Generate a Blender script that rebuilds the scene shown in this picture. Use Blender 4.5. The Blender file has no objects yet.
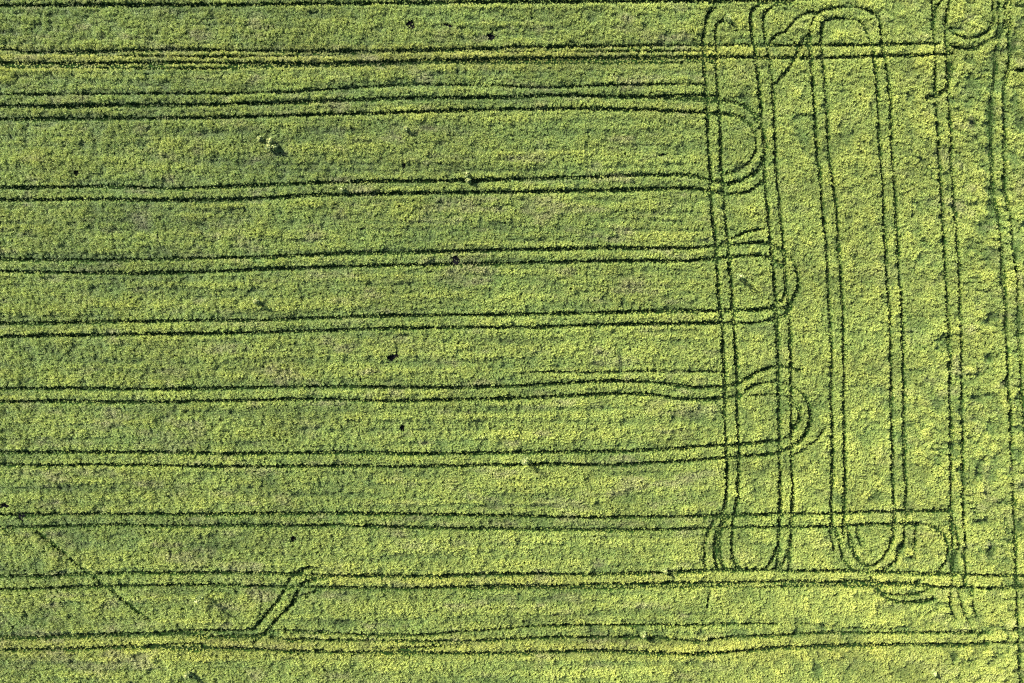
import bpy, math, random
import numpy as np
from mathutils import Vector

random.seed(7)
RNG = np.random.default_rng(11)
sc = bpy.context.scene
COL = sc.collection
R = math.radians

# ------------------------------------------------------------------ scale
# The field is surveyed from straight above: one unit of the survey sheet is
# S metres on the ground, origin in the middle, x east, y north.
W, H = 1024.0, 683.0
S = 0.158
def gx(u): return (np.asarray(u, float) - W / 2) * S + .05
def gy(v): return (H / 2 - np.asarray(v, float)) * S - .09

# ------------------------------------------------------------------ helpers
def tag(o, label=None, cat=None, group=None, kind=None):
    if label: o['label'] = label
    if cat: o['category'] = cat
    if group: o['group'] = group
    if kind: o['kind'] = kind
    return o

def empty(name, loc):
    o = bpy.data.objects.new(name, None)
    o.empty_display_size = 1.0
    o.location = loc
    COL.objects.link(o)
    return o

def mesh_obj(name, verts, faces, mats, parent=None, mat_idx=None, loc=(0, 0, 0), smooth=False, link=True):
    me = bpy.data.meshes.new(name)
    me.from_pydata([tuple(v) for v in verts], [], [tuple(f) for f in faces])
    for m in (mats if isinstance(mats, (list, tuple)) else [mats]):
        me.materials.append(m)
    if mat_idx is not None:
        me.polygons.foreach_set('material_index', np.asarray(mat_idx, dtype=np.int32))
    if smooth:
        me.polygons.foreach_set('use_smooth', np.ones(len(me.polygons), dtype=bool))
    me.update()
    o = bpy.data.objects.new(name, me)
    o.location = loc
    if link: COL.objects.link(o)
    if parent is not None: o.parent = parent
    return o

def vnoise(x, y, sx, sy, seed):
    """smooth value noise in 0..1 with cells sx by sy metres"""
    r = np.random.default_rng(seed)
    n = 512
    t = r.random((n, n))
    fx = x / sx + 200.0; fy = y / sy + 200.0
    ix = np.floor(fx).astype(int); iy = np.floor(fy).astype(int)
    ax = fx - ix; ay = fy - iy
    ax = ax * ax * (3 - 2 * ax); ay = ay * ay * (3 - 2 * ay)
    ix %= n; iy %= n
    jx = (ix + 1) % n; jy = (iy + 1) % n
    return (t[ix, iy] * (1 - ax) + t[jx, iy] * ax) * (1 - ay) + (t[ix, jy] * (1 - ax) + t[jx, jy] * ax) * ay

def fbm(x, y, sx, sy, seed, octv=3):
    a = 0; w = 1.0; tot = 0
    for k in range(octv):
        a = a + w * vnoise(x, y, sx / 2 ** k, sy / 2 ** k, seed + 31 * k)
        tot += w; w *= 0.55
    return a / tot

def spline(pts, step):
    """Catmull-Rom through pts (metres), resampled at about step metres"""
    P = np.asarray(pts, float)
    if len(P) < 3:
        L = np.linalg.norm(P[-1] - P[0]); n = max(2, int(L / step) + 1)
        t = np.linspace(0, 1, n)[:, None]
        return P[0] * (1 - t) + P[-1] * t
    Q = np.vstack([2 * P[0] - P[1], P, 2 * P[-1] - P[-2]])
    out = []
    for i in range(1, len(Q) - 2):
        p0, p1, p2, p3 = Q[i - 1], Q[i], Q[i + 1], Q[i + 2]
        d1 = max(np.linalg.norm(p1 - p0) ** .5, 1e-4); d2 = max(np.linalg.norm(p2 - p1) ** .5, 1e-4); d3 = max(np.linalg.norm(p3 - p2) ** .5, 1e-4)
        m1 = (p1 - p0) / d1 - (p2 - p0) / (d1 + d2) + (p2 - p1) / d2
        m2 = (p2 - p1) / d2 - (p3 - p1) / (d2 + d3) + (p3 - p2) / d3
        m1 *= d2; m2 *= d2
        n = max(1, int(np.linalg.norm(p2 - p1) / step))
        t = (np.arange(n) / n)[:, None]
        out.append((2 * t**3 - 3 * t**2 + 1) * p1 + (t**3 - 2 * t**2 + t) * m1 + (-2 * t**3 + 3 * t**2) * p2 + (t**3 - t**2) * m2)
    out.append(P[-1:])
    return np.vstack(out)

# ------------------------------------------------------------------ materials
def new_mat(name):
    m = bpy.data.materials.new(name)
    m.use_nodes = True
    nt = m.node_tree
    nt.nodes.clear()
    out = nt.nodes.new('ShaderNodeOutputMaterial')
    return m, nt, out

def soil_material(name, c1, c2, c3, scale, green=0.0):
    m, nt, out = new_mat(name)
    N, L = nt.nodes, nt.links
    tc = N.new('ShaderNodeTexCoord')
    n1 = N.new('ShaderNodeTexNoise'); n1.inputs['Scale'].default_value = scale; n1.inputs['Detail'].default_value = 6
    L.new(tc.outputs['Object'], n1.inputs['Vector'])
    cr = N.new('ShaderNodeValToRGB')
    cr.color_ramp.elements[0].position = .3; cr.color_ramp.elements[0].color = (*c1, 1)
    cr.color_ramp.elements[1].position = .7; cr.color_ramp.elements[1].color = (*c2, 1)
    L.new(n1.outputs['Fac'], cr.inputs['Fac'])
    n2 = N.new('ShaderNodeTexNoise'); n2.inputs['Scale'].default_value = scale * .37; n2.inputs['Detail'].default_value = 4
    L.new(tc.outputs['Object'], n2.inputs['Vector'])
    c = N.new('ShaderNodeValToRGB')
    c.color_ramp.elements[0].position = .62 - green; c.color_ramp.elements[1].position = .72 - green
    L.new(n2.outputs['Fac'], c.inputs['Fac'])
    mx = N.new('ShaderNodeMix'); mx.data_type = 'RGBA'
    L.new(c.outputs['Color'], mx.inputs['Factor']); L.new(cr.outputs['Color'], mx.inputs['A'])
    mx.inputs['B'].default_value = (*c3, 1)
    b = N.new('ShaderNodeBsdfPrincipled'); b.inputs['Roughness'].default_value = .95
    b.inputs['Specular IOR Level'].default_value = .0
    L.new(mx.outputs['Result'], b.inputs['Base Color'])
    bp = N.new('ShaderNodeBump'); bp.inputs['Strength'].default_value = .8; bp.inputs['Distance'].default_value = .05
    L.new(n1.outputs['Fac'], bp.inputs['Height']); L.new(bp.outputs['Normal'], b.inputs['Normal'])
    L.new(b.outputs['BSDF'], out.inputs['Surface'])
    return m

def plant_material(name, green, yellow, dry, transl):
    """leaf colour mixed per plant from its own ripeness, dryness and vigour"""
    m, nt, out = new_mat(name)
    N, L = nt.nodes, nt.links
    def attr(a):
        n = N.new('ShaderNodeAttribute'); n.attribute_type = 'INSTANCER'; n.attribute_name = a
        return n.outputs['Fac']
    m1 = N.new('ShaderNodeMix'); m1.data_type = 'RGBA'
    m1.inputs['A'].default_value = (*green, 1); m1.inputs['B'].default_value = (*yellow, 1)
    L.new(attr('ripe'), m1.inputs['Factor'])
    m2 = N.new('ShaderNodeMix'); m2.data_type = 'RGBA'
    L.new(m1.outputs['Result'], m2.inputs['A']); m2.inputs['B'].default_value = (*dry, 1)
    L.new(attr('dry'), m2.inputs['Factor'])
    m3 = N.new('ShaderNodeMix'); m3.data_type = 'RGBA'; m3.blend_type = 'MULTIPLY'; m3.inputs['Factor'].default_value = 1
    L.new(m2.outputs['Result'], m3.inputs['A'])
    cb = N.new('ShaderNodeCombineColor')
    v = attr('vigour')
    for k in ('Red', 'Green', 'Blue'): L.new(v, cb.inputs[k])
    L.new(cb.outputs['Color'], m3.inputs['B'])
    b = N.new('ShaderNodeBsdfPrincipled'); b.inputs['Roughness'].default_value = .6
    b.inputs['Specular IOR Level'].default_value = .25
    L.new(m3.outputs['Result'], b.inputs['Base Color'])
    t = N.new('ShaderNodeBsdfTranslucent'); L.new(m3.outputs['Result'], t.inputs['Color'])
    ms = N.new('ShaderNodeMixShader'); ms.inputs['Fac'].default_value = transl
    L.new(b.outputs['BSDF'], ms.inputs[1]); L.new(t.outputs['BSDF'], ms.inputs[2])
    L.new(ms.outputs['Shader'], out.inputs['Surface'])
    return m

def simple_leaf(name, c, transl=.25):
    m, nt, out = new_mat(name)
    N, L = nt.nodes, nt.links
    tc = N.new('ShaderNodeTexCoord')
    n1 = N.new('ShaderNodeTexNoise'); n1.inputs['Scale'].default_value = 6
    L.new(tc.outputs['Object'], n1.inputs['Vector'])
    mx = N.new('ShaderNodeMix'); mx.data_type = 'RGBA'
    mx.inputs['A'].default_value = (c[0] * .75, c[1] * .8, c[2] * .8, 1); mx.inputs['B'].default_value = (c[0] * 1.25, c[1] * 1.2, c[2] * 1.2, 1)
    L.new(n1.outputs['Fac'], mx.inputs['Factor'])
    b = N.new('ShaderNodeBsdfPrincipled'); b.inputs['Roughness'].default_value = .55
    L.new(mx.outputs['Result'], b.inputs['Base Color'])
    t = N.new('ShaderNodeBsdfTranslucent'); L.new(mx.outputs['Result'], t.inputs['Color'])
    ms = N.new('ShaderNodeMixShader'); ms.inputs['Fac'].default_value = transl
    L.new(b.outputs['BSDF'], ms.inputs[1]); L.new(t.outputs['BSDF'], ms.inputs[2])
    L.new(ms.outputs['Shader'], out.inputs['Surface'])
    return m

M_SOIL = soil_material('field_soil', (.008, .015, .004), (.018, .028, .008), (.014, .034, .007), 9, .2)
M_RUT = soil_material('shade_darkened_rut_soil', (.005, .009, .003), (.011, .019, .006), (.010, .024, .005), 14, .12)  # soil colour lowered to near black, deepening the shade between the crop edges
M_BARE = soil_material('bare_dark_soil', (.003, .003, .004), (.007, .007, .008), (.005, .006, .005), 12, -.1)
M_LEAF = plant_material('crop_leaf', (.050, .125, .024), (.125, .170, .024), (.125, .130, .050), .22)
M_POD = plant_material('crop_seed_head', (.176, .256, .064), (.330, .345, .074), (.265, .252, .128), .15)
M_WEED = simple_leaf('weed_leaf', (.17, .22, .06), .15)
M_WEEDTOP = simple_leaf('weed_flower_head', (.50, .50, .19))
M_WEEDSTEM = simple_leaf('weed_stem', (.09, .11, .04), .05)
M_OUTER = soil_material('surrounding_crop', (.06, .09, .025), (.16, .19, .05), (.10, .13, .035), .8, .1)

# ------------------------------------------------------------------ the wheel tracks
# (x, y) survey points of every rut.  w = width in metres, s = how completely the crop is gone
X_UP = [(-90,50),(-20,48),(0,48.5),(14,49.5),(31,52),(50,51.5),(88,51),(128,50),(183,49.4),(238,50.3),(281,50.6),(312,50.6),(350,50.5),(384,50.1),(421,49.3),(470,48.3),(512,47),(570,46),(620,45.6),(680,44.7),(740,44.7),(800,44.8),(840,44.8),(880,44.2),(910,43.4),(938,43.3)]
X_LO = [(-90,62),(-5,62),(20,62.3),(64,62.7),(90,63),(128,62.5),(183,62),(240,62.8),(270,63),(310,63.5),(345,62.8),(384,61.5),(420,60),(460,59.5),(512,58.2),(570,57.8),(640,57.2),(690,56.6),(730,57),(770,57.4),(800,57.5),(840,57),(870,56),(900,55.3),(930,54.7),(952,53.6)]
Y_UP = [(60,52.8),(88,54),(128,55),(190,56),(240,56),(256,55.6),(290,55.5),(350,53),(420,51.5),(470,51.2),(512,51.2),(570,51),(640,50.5),(702,50.3),(716,50.3)]
Y_LO = [(-90,65),(-5,66),(30,66.5),(64,66.8),(128,67.3),(165,67.8),(210,67.8),(256,66.5),(300,65.5),(345,65.3),(384,64),(420,62.8),(470,62),(512,62.3),(570,62),(640,62),(690,61.6),(713,61.5)]
B_0 = [(-90,93.5),(0,93.8),(50,94),(100,93.6),(150,93.2),(215,93),(256,92.5),(290,91.5),(320,89.5),(350,87.5),(384,85.3),(420,84.3),(470,84.5),(512,86),(545,87),(600,85),(640,84),(705,83.7)]
B_1 = [(-90,105),(0,105.5),(50,106.3),(100,105.2),(150,104.8),(200,104.5),(256,103),(290,102),(320,100.8),(350,99.8),(384,98.2),(420,97.6),(460,97.2),(512,96.7),(550,95),(600,96),(640,97),(690,99),(730,101.5),(748,108),(757,118),(762,132)]
B_1S = [(640,96.5),(665,95.5),(690,94.6),(717,95)]
B_2 = [(-90,119),(0,118.8),(50,118.7),(100,118.2),(150,118),(200,117.3),(256,116.3),(290,115),(330,114),(384,112.7),(420,111.5),(460,110),(512,109),(550,108.4),(590,108.2),(620,109),(640,109.3),(680,111.3),(705,112),(720,113.3),(735,115.5),(747,122),(753,130)]
T1_O = [(762,132),(764.5,145),(763,158),(758,169),(750,175),(742,179.5),(730,182.7),(722,184)]
T1_I = [(753,130),(755.5,140),(754,152),(749,161),(739,169),(730,172),(721,174)]
C_1 = [(-90,187),(0,187.2),(50,187),(100,186),(150,187.4),(175,188),(215,186.5),(256,185.3),(300,183),(350,181.5),(400,180.7),(450,180.5),(490,179.7),(512,178.7),(560,177.5),(600,176.3),(640,175),(680,174.5),(695,176),(708,179.5),(722,184)]
C_2 = [(-90,199.5),(0,199.5),(50,199.3),(100,198.5),(150,199.8),(200,199.8),(256,198),(300,195.5),(350,194),(400,193),(450,192.3),(512,191.7),(560,190.7),(600,190),(640,189),(680,187.7),(695,188.3),(708,191),(723,193.3),(735,193),(747,191),(757,185),(764,180)]
D_1 = [(-90,258),(0,258.7),(50,259.3),(100,259.5),(135,259.3),(175,258.5),(215,257.5),(256,256.7),(300,255),(350,253),(400,252),(450,251),(512,249.2),(560,248.5),(600,247.5),(640,247.7),(670,247.5),(690,247.8),(707,246.2),(727,244.8),(745,243),(757,242),(768,242.6)]
D_2 = [(-90,270.5),(0,271),(50,271.8),(100,272.3),(140,273),(180,272),(215,271),(256,269),(300,267.5),(350,266),(400,264.7),(450,264),(512,262.8),(560,261.5),(600,261),(640,260.3),(680,260.5),(700,259.3),(715,258),(727,256.5),(745,255.3),(757,255),(770,257.5)]
D_S = [(714,245),(722,241.5),(730,238.5),(740,233.6),(749,230.4),(762,228.5)]
T2_O = [(768,242.6),(780,249),(790,258),(796,269),(798,280),(796,291),(789,304),(778,308.7)]
T2_I = [(770,257.5),(780,265),(785,276),(785,288),(779,301),(768,307.5)]
E_1 = [(-90,323),(0,323),(50,322.3),(100,321.3),(150,321),(200,320),(256,319.7),(300,318),(350,316.5),(400,315.3),(450,314.5),(512,314.2),(560,313),(600,312.5),(640,311),(680,310.3),(720,310.2),(750,309.5),(765,308.5),(778,308.7)]
E_2 = [(-90,336),(0,336),(30,335.3),(60,334.8),(100,334.5),(150,333.5),(200,333),(256,332),(300,330.7),(350,329),(400,327.5),(450,327),(512,326.7),(560,326),(600,324.5),(640,323.5),(680,323.2),(700,322.5),(740,322.4),(755,322),(766,320.3),(777,317.5),(785,313),(790,305)]
F_1 = [(-90,389),(0,388.5),(60,387.7),(100,388.3),(150,388.5),(200,388),(256,387),(300,386.3),(350,386),(400,387),(450,387),(490,385.9),(512,385.5),(560,383),(600,380.7),(640,380.8),(660,382.3),(680,385.3),(700,386.8),(715,386),(727,385),(740,381.5),(750,375.4),(758,370.6),(768,367.4),(777,366),(788,366.8),(799,370)]
F_2 = [(-90,401),(0,401),(50,400.3),(100,401.5),(150,401.5),(200,400.5),(256,399.6),(300,398.5),(350,399.3),(400,400.5),(450,399),(512,397.7),(560,395.7),(600,393.5),(640,393.5),(660,395),(675,398),(700,399),(715,398.5),(727,396.8),(740,394.8)]
F_3 = [(745,389),(754,384),(764,382.2),(774,382.1),(786,383.8),(797,389),(805,397)]
F_4 = [(748,394.6),(765,394),(778,394),(786,396.5),(793,401.6)]
F_5 = [(520,371.5),(560,371.3),(600,371.5),(640,370.5),(680,371),(722,371)]
T3_I = [(793,401.6),(798,408),(799,414),(797,421.7),(792,430),(786.8,435.8),(777,440)]
T3_O = [(805,397),(809,406.6),(809.5,418),(807,427),(801,437.7),(794,443.6),(788,447.6),(778,452.3)]
T3_X = [(823,428),(818,437),(811,443),(801,450),(790,455)]
G_1 = [(-90,452),(0,452),(50,451.5),(100,451.5),(150,451.7),(200,452.5),(230,453.2),(256,452.8),(300,452.2),(350,452),(400,453),(450,453),(512,452),(560,451),(600,451),(640,449.8),(680,447.3),(700,445.8),(724,444.6),(740,443.8),(758,442),(777,440)]
G_2 = [(-90,464),(0,464.3),(10,464),(50,464.7),(100,463.7),(150,464.3),(200,465.8),(256,465.7),(300,465.5),(350,465.5),(400,466),(450,465.3),(490,464.3),(512,464.3),(560,463.5),(610,464.5),(640,463.2),(680,460),(700,459),(715,457.5),(740,456),(760,454.3),(778,452.3)]
I_1 = [(-90,514),(0,514),(50,513.3),(100,513),(150,513.2),(200,513.5),(256,513),(300,513),(340,512.8),(400,513.3),(450,514.3),(512,515.3),(560,516),(610,516.5),(660,516),(680,515.7),(720,515.3),(760,514),(780,512.5),(800,513.2),(840,512.5),(870,511.3),(910,510.3),(946,510)]
I_2 = [(-90,527),(0,527),(50,525.8),(100,524.8),(120,524.2),(170,525.5),(220,524.5),(256,525),(300,524.8),(350,524.5),(400,526.5),(450,527.5),(512,528),(560,528.8),(640,529),(680,528.3),(740,526.7),(780,526.3),(820,526),(850,524.5),(880,523.5),(905,522.8),(918,523)]
J_1 = [(-90,576),(0,575.5),(50,575),(100,573),(150,572),(200,572),(256,572),(290,573.8),(330,574.7),(380,575.3),(420,576),(450,574.5),(480,573.5),(512,573),(560,573.5),(600,573.5),(640,572.5),(680,570.8),(720,569.4),(760,569),(792,570.3),(830,570),(870,571),(900,572),(930,573),(960,573.5),(1000,575),(1024,575),(1110,576)]
J_2 = [(-90,589),(0,588.3),(50,587.5),(100,585.5),(150,584.7),(200,584),(230,584.3),(256,585.5),(290,586.2),(350,587.2),(400,588),(430,587),(470,586),(512,585.2),(560,585),(600,583.5),(640,583),(680,582.5),(714,581.7),(740,582),(760,581),(800,581),(830,581.5),(860,580.8),(880,582),(905,583),(930,585.5),(950,586.5),(975,587),(1000,588),(1015,586.4),(1030,586),(1110,586)]
J_3 = [(470,588.8),(512,587.3),(560,588),(640,587),(680,586.7),(715,585.6),(750,586.3),(800,585.5),(850,584.8),(880,586)]
K_1 = [(-90,637),(0,637),(40,636.8),(60,635.5),(80,635.5),(110,634),(128,633.8),(165,632.7),(185,633.3),(205,635.5),(235,636),(262,634),(268,629)]
K_1S = [(165,631),(183,630),(213,629.7),(243,629.2),(254,627.5)]
K_2 = [(-90,650),(0,649.4),(50,648.5),(80,648),(100,647),(128,646),(160,646.5),(190,648),(220,647.5),(256,648.7),(300,650.5),(350,651.5),(400,652),(450,652.5),(512,652.3),(560,651),(600,650),(640,652),(690,653.2),(705,653),(733,650.5),(758,648.6),(780,646.5),(817,645.5),(853,644.8),(890,644),(931,643.8),(959,644.2),(986,643)]
K_1B = [(150,643.5),(180,642.8),(205,642.6)]
L_1 = [(252,628),(280,629),(311,631),(330,632),(380,634.7),(430,633.5),(460,630.5),(490,628.3),(512,626.5),(545,625),(580,624),(640,624),(700,624),(740,623),(775,622.5)]
L_2 = [(270,636),(285,638.8),(305,638.5),(340,639.3),(384,640),(430,640.5),(470,640.2),(512,638.5),(545,637),(600,636.5),(640,636.5),(670,638),(695,640.5),(712,638.3),(735,636),(765,635.2),(800,633),(830,631.8),(845,632),(900,632),(935,631.6),(965,632),(986,632)]
L_3 = [(362,647.5),(400,647),(430,645.7),(470,643)]
L_4 = [(795,622.5),(840,626),(880,628),(905,626)]
# cross over between the two lowest tramlines
Q_1 = [(292,574.5),(289,579),(286,585),(283.5,591),(277.5,600),(271,607.5),(263.8,616),(257.5,623.8),(253,629.5)]
Q_2 = [(330,575.5),(318,577),(308,580),(301,583.5),(296.3,592.5),(291,603.8),(283.8,611),(276,618.8),(268.8,627.5),(261,635.5),(254,641)]
Q_3 = [(320,590),(307.5,593),(299,596.5),(293,603)]
Q_4 = [(291.5,573.5),(300,570.5),(307,566.8),(318,567.2)]
# headland lines
V1_L = [(722,-60),(720,-10),(717.7,2.5),(712.7,7.5),(707,15),(704,27.7),(702.6,37.7),(703.4,63),(704.5,82),(705,92.6),(706.4,117.7),(707.4,136.6),(709,162),(709.6,172.6),(710,192.7),(711.4,210),(713.3,226.7),(715.2,245),(716.5,267.7),(717.7,286.6),(719,305.5),(720.9,317.5),(722,341.4),(723.4,362.8),(723.8,385.5),(724.2,405),(725,435),(725.8,454),(726.2,470),(725.8,490),(724,503),(722.5,512),(720.5,522),(719.8,530),(719,541.5),(720,558),(724,567),(731,571)]
V1_R = [(722,20.5),(716,24.5),(714.6,37.7),(715.6,47.8),(715,63),(716,75.5),(716.5,87.5),(717,95),(718.4,112.7),(719.6,130),(720,158),(721,172.6),(722.8,192.7),(724,210),(726,230.4),(727.6,245),(729,267.7),(731,286.6),(731.8,305.5),(732.8,322.6),(734.7,347.7),(735.8,362),(736.5,385),(736.9,413),(737,435),(737.7,450),(738.3,463),(737.7,475.5),(737,490),(736,502),(734,512),(732,525),(731,541.5),(732.4,556),(737,565),(746,570)]
V1_A = [(722,511),(714,520),(708,530),(703.7,544),(703.8,557),(705,568)]
V1_B = [(731,514),(723,522),(716.5,530),(714.3,544),(714.5,560),(716,568)]
V1_S = [(709.5,589),(707,601),(704.7,613),(702.5,619)]
V1_T = [(712.5,399),(717,403),(721,409),(723.5,417)]
V2_L = [(769,0),(758,5),(751.3,11),(749.8,21.4),(751.7,32.7),(753,42.8),(755.5,65.4),(758,80),(760.2,108),(761.8,130),(764,143),(763.7,160),(764,175),(765.5,191.4),(766.8,210),(768.7,229),(770,242.6),(772.5,267.7),(774.3,286.6),(775.4,303),(776,317.5),(776.6,335),(777.5,360),(777.8,386),(778.5,413),(778.7,431.4),(779,456.6),(779.2,481.8),(779.4,507.5),(778.7,525),(778,540),(777.5,553),(777,566)]
V2_T = [(777,543),(774,552),(770.6,559.5),(765,566.5),(757,570)]
V2_R = [(790,2),(781,2.5),(771,6.3),(764,14),(762.4,24),(764,36),(767,50),(769,62),(770.5,76),(771.8,90),(773,112),(774.3,140),(775,160),(776.7,183),(778.7,198),(779.6,213),(781.3,230.4),(782.6,247),(784.4,267.7),(785.7,286.6),(787.3,300.4),(788.2,312),(789.4,341.4),(790,370),(790.5,392),(790.7,410),(790.7,440),(791.2,469),(791.8,486),(791.3,505),(790.7,525),(790,541.5),(789.2,555),(788,567)]
V2_U = [(788,544),(785.7,556.6),(780.6,564),(773,569)]
V3_L = [(877.5,17),(870,11),(862,8.5),(852.4,6.3),(836,7.3),(824.7,8.8),(817,13),(812,20),(809,30),(808,42),(809.6,55.3),(811,72),(813,100),(815.5,137.5),(818,165),(819.3,178.5),(821.8,208.5),(825.5,246),(827.3,283.5),(829.3,321),(830.5,348),(830.5,392),(831.3,442),(831.6,479.5),(830.6,504),(830.5,523),(831.3,540),(833,550)]
V3_R = [(864,27),(858,21.5),(850,18.5),(842,18),(830,19),(823.5,21),(820,27),(820.7,40),(821.6,56.6),(823.2,70),(825.5,100),(827.3,137.5),(829.3,165),(831.8,178.5),(835.5,208.5),(838,246),(840.5,283.5),(842.3,321),(842.7,350),(843,392),(843.3,442),(844.2,479.5),(843,509),(841.9,522.6),(843,536)]
V3_C = [(834,525),(836.5,535),(839,545),(842,555),(845,562),(851,568)]
V3_D = [(845,524),(848,533),(851,545),(855,555.3),(861,563),(868,565.6),(875,563),(883,555),(888.9,545),(892.5,533),(893,519)]
V3_E = [(856.5,527),(857.5,535),(860.5,543),(865,548),(871,551)]
V4_L = [(864,27),(868,37),(871,49),(873.8,66),(875.6,80),(876.3,95),(878,125),(879.3,155),(881.8,183.5),(882.7,208.5),(884.3,241),(885.5,271),(887.5,296),(889.3,338.5),(890,365),(890.5,395),(891,429.5),(891.5,467),(893,502),(893.2,519)]
V4_R = [(877.5,17),(879.3,27),(881,40),(883,57),(885.5,67),(888,87.5),(889.8,112.5),(891,150),(893,178.5),(895,208.5),(896.8,246),(898,266),(900,296),(901.8,338.5),(902.5,365),(903,400),(903,429.5),(904.3,467),(905.5,495),(904.6,510),(903.4,531),(902,543),(897.7,552.8),(893.6,560.4),(886,567),(878,570)]
V4_S = [(913.5,524),(914.5,532),(913.5,544),(911.5,556)]
V5_L = [(942,-30),(940,0),(936,6),(933.5,15.7),(932.5,31.4),(932.6,42.8),(933.7,58),(934,75),(934.6,95),(936,118),(937,139),(938,158),(939.8,183.5),(941,208.5),(943,246),(945.5,283.5),(946.8,321),(948.6,354.5),(949.3,392),(949.8,442),(949.9,479.5),(950.2,510),(950.5,532.7),(952,548),(952.6,560.4),(950.8,575),(949,600),(951,610),(955,618)]
V5_K = [(931.5,-10),(931.8,8),(932.5,20)]
V5_R = [(952,-40),(948,0),(945.2,16.4),(945,35),(945.7,50),(946.3,75.5),(947,92),(947.8,107.7),(949.5,130),(950,158),(951.8,180),(953.5,203.5),(955.5,233.5),(958,271),(959.3,321),(960.4,354.5),(961,392),(961.7,442),(961.8,492),(962.1,515),(964,534),(964.2,553),(964.4,566.7),(963.5,582)]
V5_A = [(957.6,590),(960,601.4),(962.7,608),(967.7,620.3),(971.5,630.4),(978,634)]
V5_B = [(969,588),(971,596),(973,606),(976,615)]
T5_O = [(946,510),(950,514),(954,524),(956,536),(957.5,546.5),(955,555),(952,566)]
T5_I = [(918,523),(928,524.5),(937.5,530),(943.8,536.5),(947,545),(946.3,554),(942.5,564),(936,571)]
V6_L = [(999,-40),(998,10),(996.4,37.7),(995.4,54),(994.7,69),(993.5,81.8),(991,95),(990,108),(990.5,125),(991,153),(991.5,183.5),(993,200),(997,213),(999.3,238.5),(1001.8,271),(1003.8,288.5),(1004.8,313.5),(1005.6,338.5),(1006.5,365),(1007,390),(1009.3,417),(1010.5,454.5),(1012.3,492),(1013.5,520),(1014.3,549.5),(1015.5,574.5),(1016,600),(1016.8,630),(1018,652),(1020,690),(1022,740)]
V6_R = [(1010,-40),(1008,40),(1008,60),(1006,70.4),(1004,85),(1002.3,102.6),(1003,117.7),(1003.5,136.6),(1003.4,160),(1003.5,185),(1006,203),(1010,217),(1011.8,241),(1015.5,283.5),(1016.8,313.5),(1017.6,340),(1019.2,365),(1020.5,392),(1023,417),(1026,455),(1029,510),(1031,580),(1034,640),(1038,700),(1040,740)]
T6_I = [(992,-10),(992,8),(991.6,21.4),(989,29),(982.8,33.5),(972,37.2),(962.7,37.7),(953,33),(949,28)]
T6_O = [(1006,-10),(1004.5,8),(1004.8,20),(1003,29),(996.6,36),(982.8,42.5),(974,48),(961.4,48.6),(951,46)]
V6_S = [(1006.7,69.8),(1015,70),(1030,69)]
V6_X = [(1008.6,46.5),(1004,50),(999.5,52.5)]
V6_P = [(950,62),(949,72),(945,87),(940,92),(935,95.5),(926,97.5)]
Z_1 = [(768,44),(772,38.5),(777,34),(784,31),(791,24),(797,17),(806,13),(814,11)]
Z_2 = [(774,84),(780,77),(786,70),(792,62),(797,50),(802,40),(810,33)]
P_1 = [(870,577),(881,582.8),(895,584.4),(908,582.4),(920,580)]
P_2 = [(872,586),(882,591),(895,594.3),(908,594),(921,591.4),(931,586.4)]
P_3 = [(875,590),(886,597.3),(896,600.5),(910,601.5),(921,600.8),(933,598.5)]
U_1 = [(1001.7,629.7),(1009,629.8),(1016,627.5)]
U_2 = [(984,640),(1003,641.7),(1017,641.7),(1040,643)]
FOOT = [(37,531),(55,544.5),(72,558.5),(87.5,571),(107,586),(130,604.5),(150,619.5)]

TRACKS = []   # (thing name, label, category, group, [(pts, width, strength), ...])
G_F = 'tramlines running along the field'
G_H = 'tramlines running across the headland'
G_T = 'turning tracks on the headland'
def T(name, label, cat, group, *ruts): TRACKS.append((name, label, cat, group, ruts))

T('tramline', 'single dark wheel rut along the very top edge of the crop', 'wheel track', G_F, ([(-90,6),(0,5),(64,5),(128,4.8),(256,4.3),(330,3.4),(384,3),(450,2.2),(512,1.8),(600,1.3),(680,0.8),(740,.3),(800,-1),(900,-6)], .40, .95))
T('tramline', 'upper tramline of the doubled yellow-edged band, running on past the loops', 'wheel track', G_F, (X_UP, .30, .70), (X_LO, .38, .85))
T('tramline', 'fainter tramline overlapping the topmost full pair from just below', 'wheel track', G_F, (Y_UP, .22, .60), (Y_LO, .30, .75))
T('tramline', 'bold tramline below the yellow band, bowed upward halfway and bending into the first loop', 'wheel track', G_F, (B_1, .46, 1.0), (B_2, .38, .97), (B_1S, .3, .75))
T('wheel_track', 'thin rut just above the bold bowed tramline', 'wheel track', G_F, (B_0[:13], .26, .66), (B_0[12:], .24, .55))
T('turning_track', 'loop joining the bold bowed tramline to the next tramline below', 'wheel track', G_T, (T1_O, .42, .9), (T1_I, .28, .7))
T('tramline', 'gently rising tramline leaving the bottom of the first loop', 'wheel track', G_F, (C_1, .40, .97), (C_2, .40, .95))
T('tramline', 'tramline passing the dark hole and entering the top of the second loop', 'wheel track', G_F, (D_1, .40, .97), (D_2, .38, .95), (D_S, .24, .5))
T('turning_track', 'second loop down the headland edge, with a dark weed inside it', 'wheel track', G_T, (T2_O, .40, .90), (T2_I, .32, .82))
T('tramline', 'straight tramline leaving the bottom of the second loop', 'wheel track', G_F, (E_1, .40, .97), (E_2, .36, .95))
T('tramline', 'tramline with a hump and dip before it fans out over the third loop', 'wheel track', G_F, (F_1, .38, .92), (F_2, .40, .95))
T('wheel_track', 'pale extra arcs nested under the top of the third loop', 'wheel track', G_T, (F_3, .28, .72), (F_4, .26, .7))
T('wheel_track', 'faint broken row line above the hump of the humped tramline', 'wheel track', G_F, (F_5, .2, .4))
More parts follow.
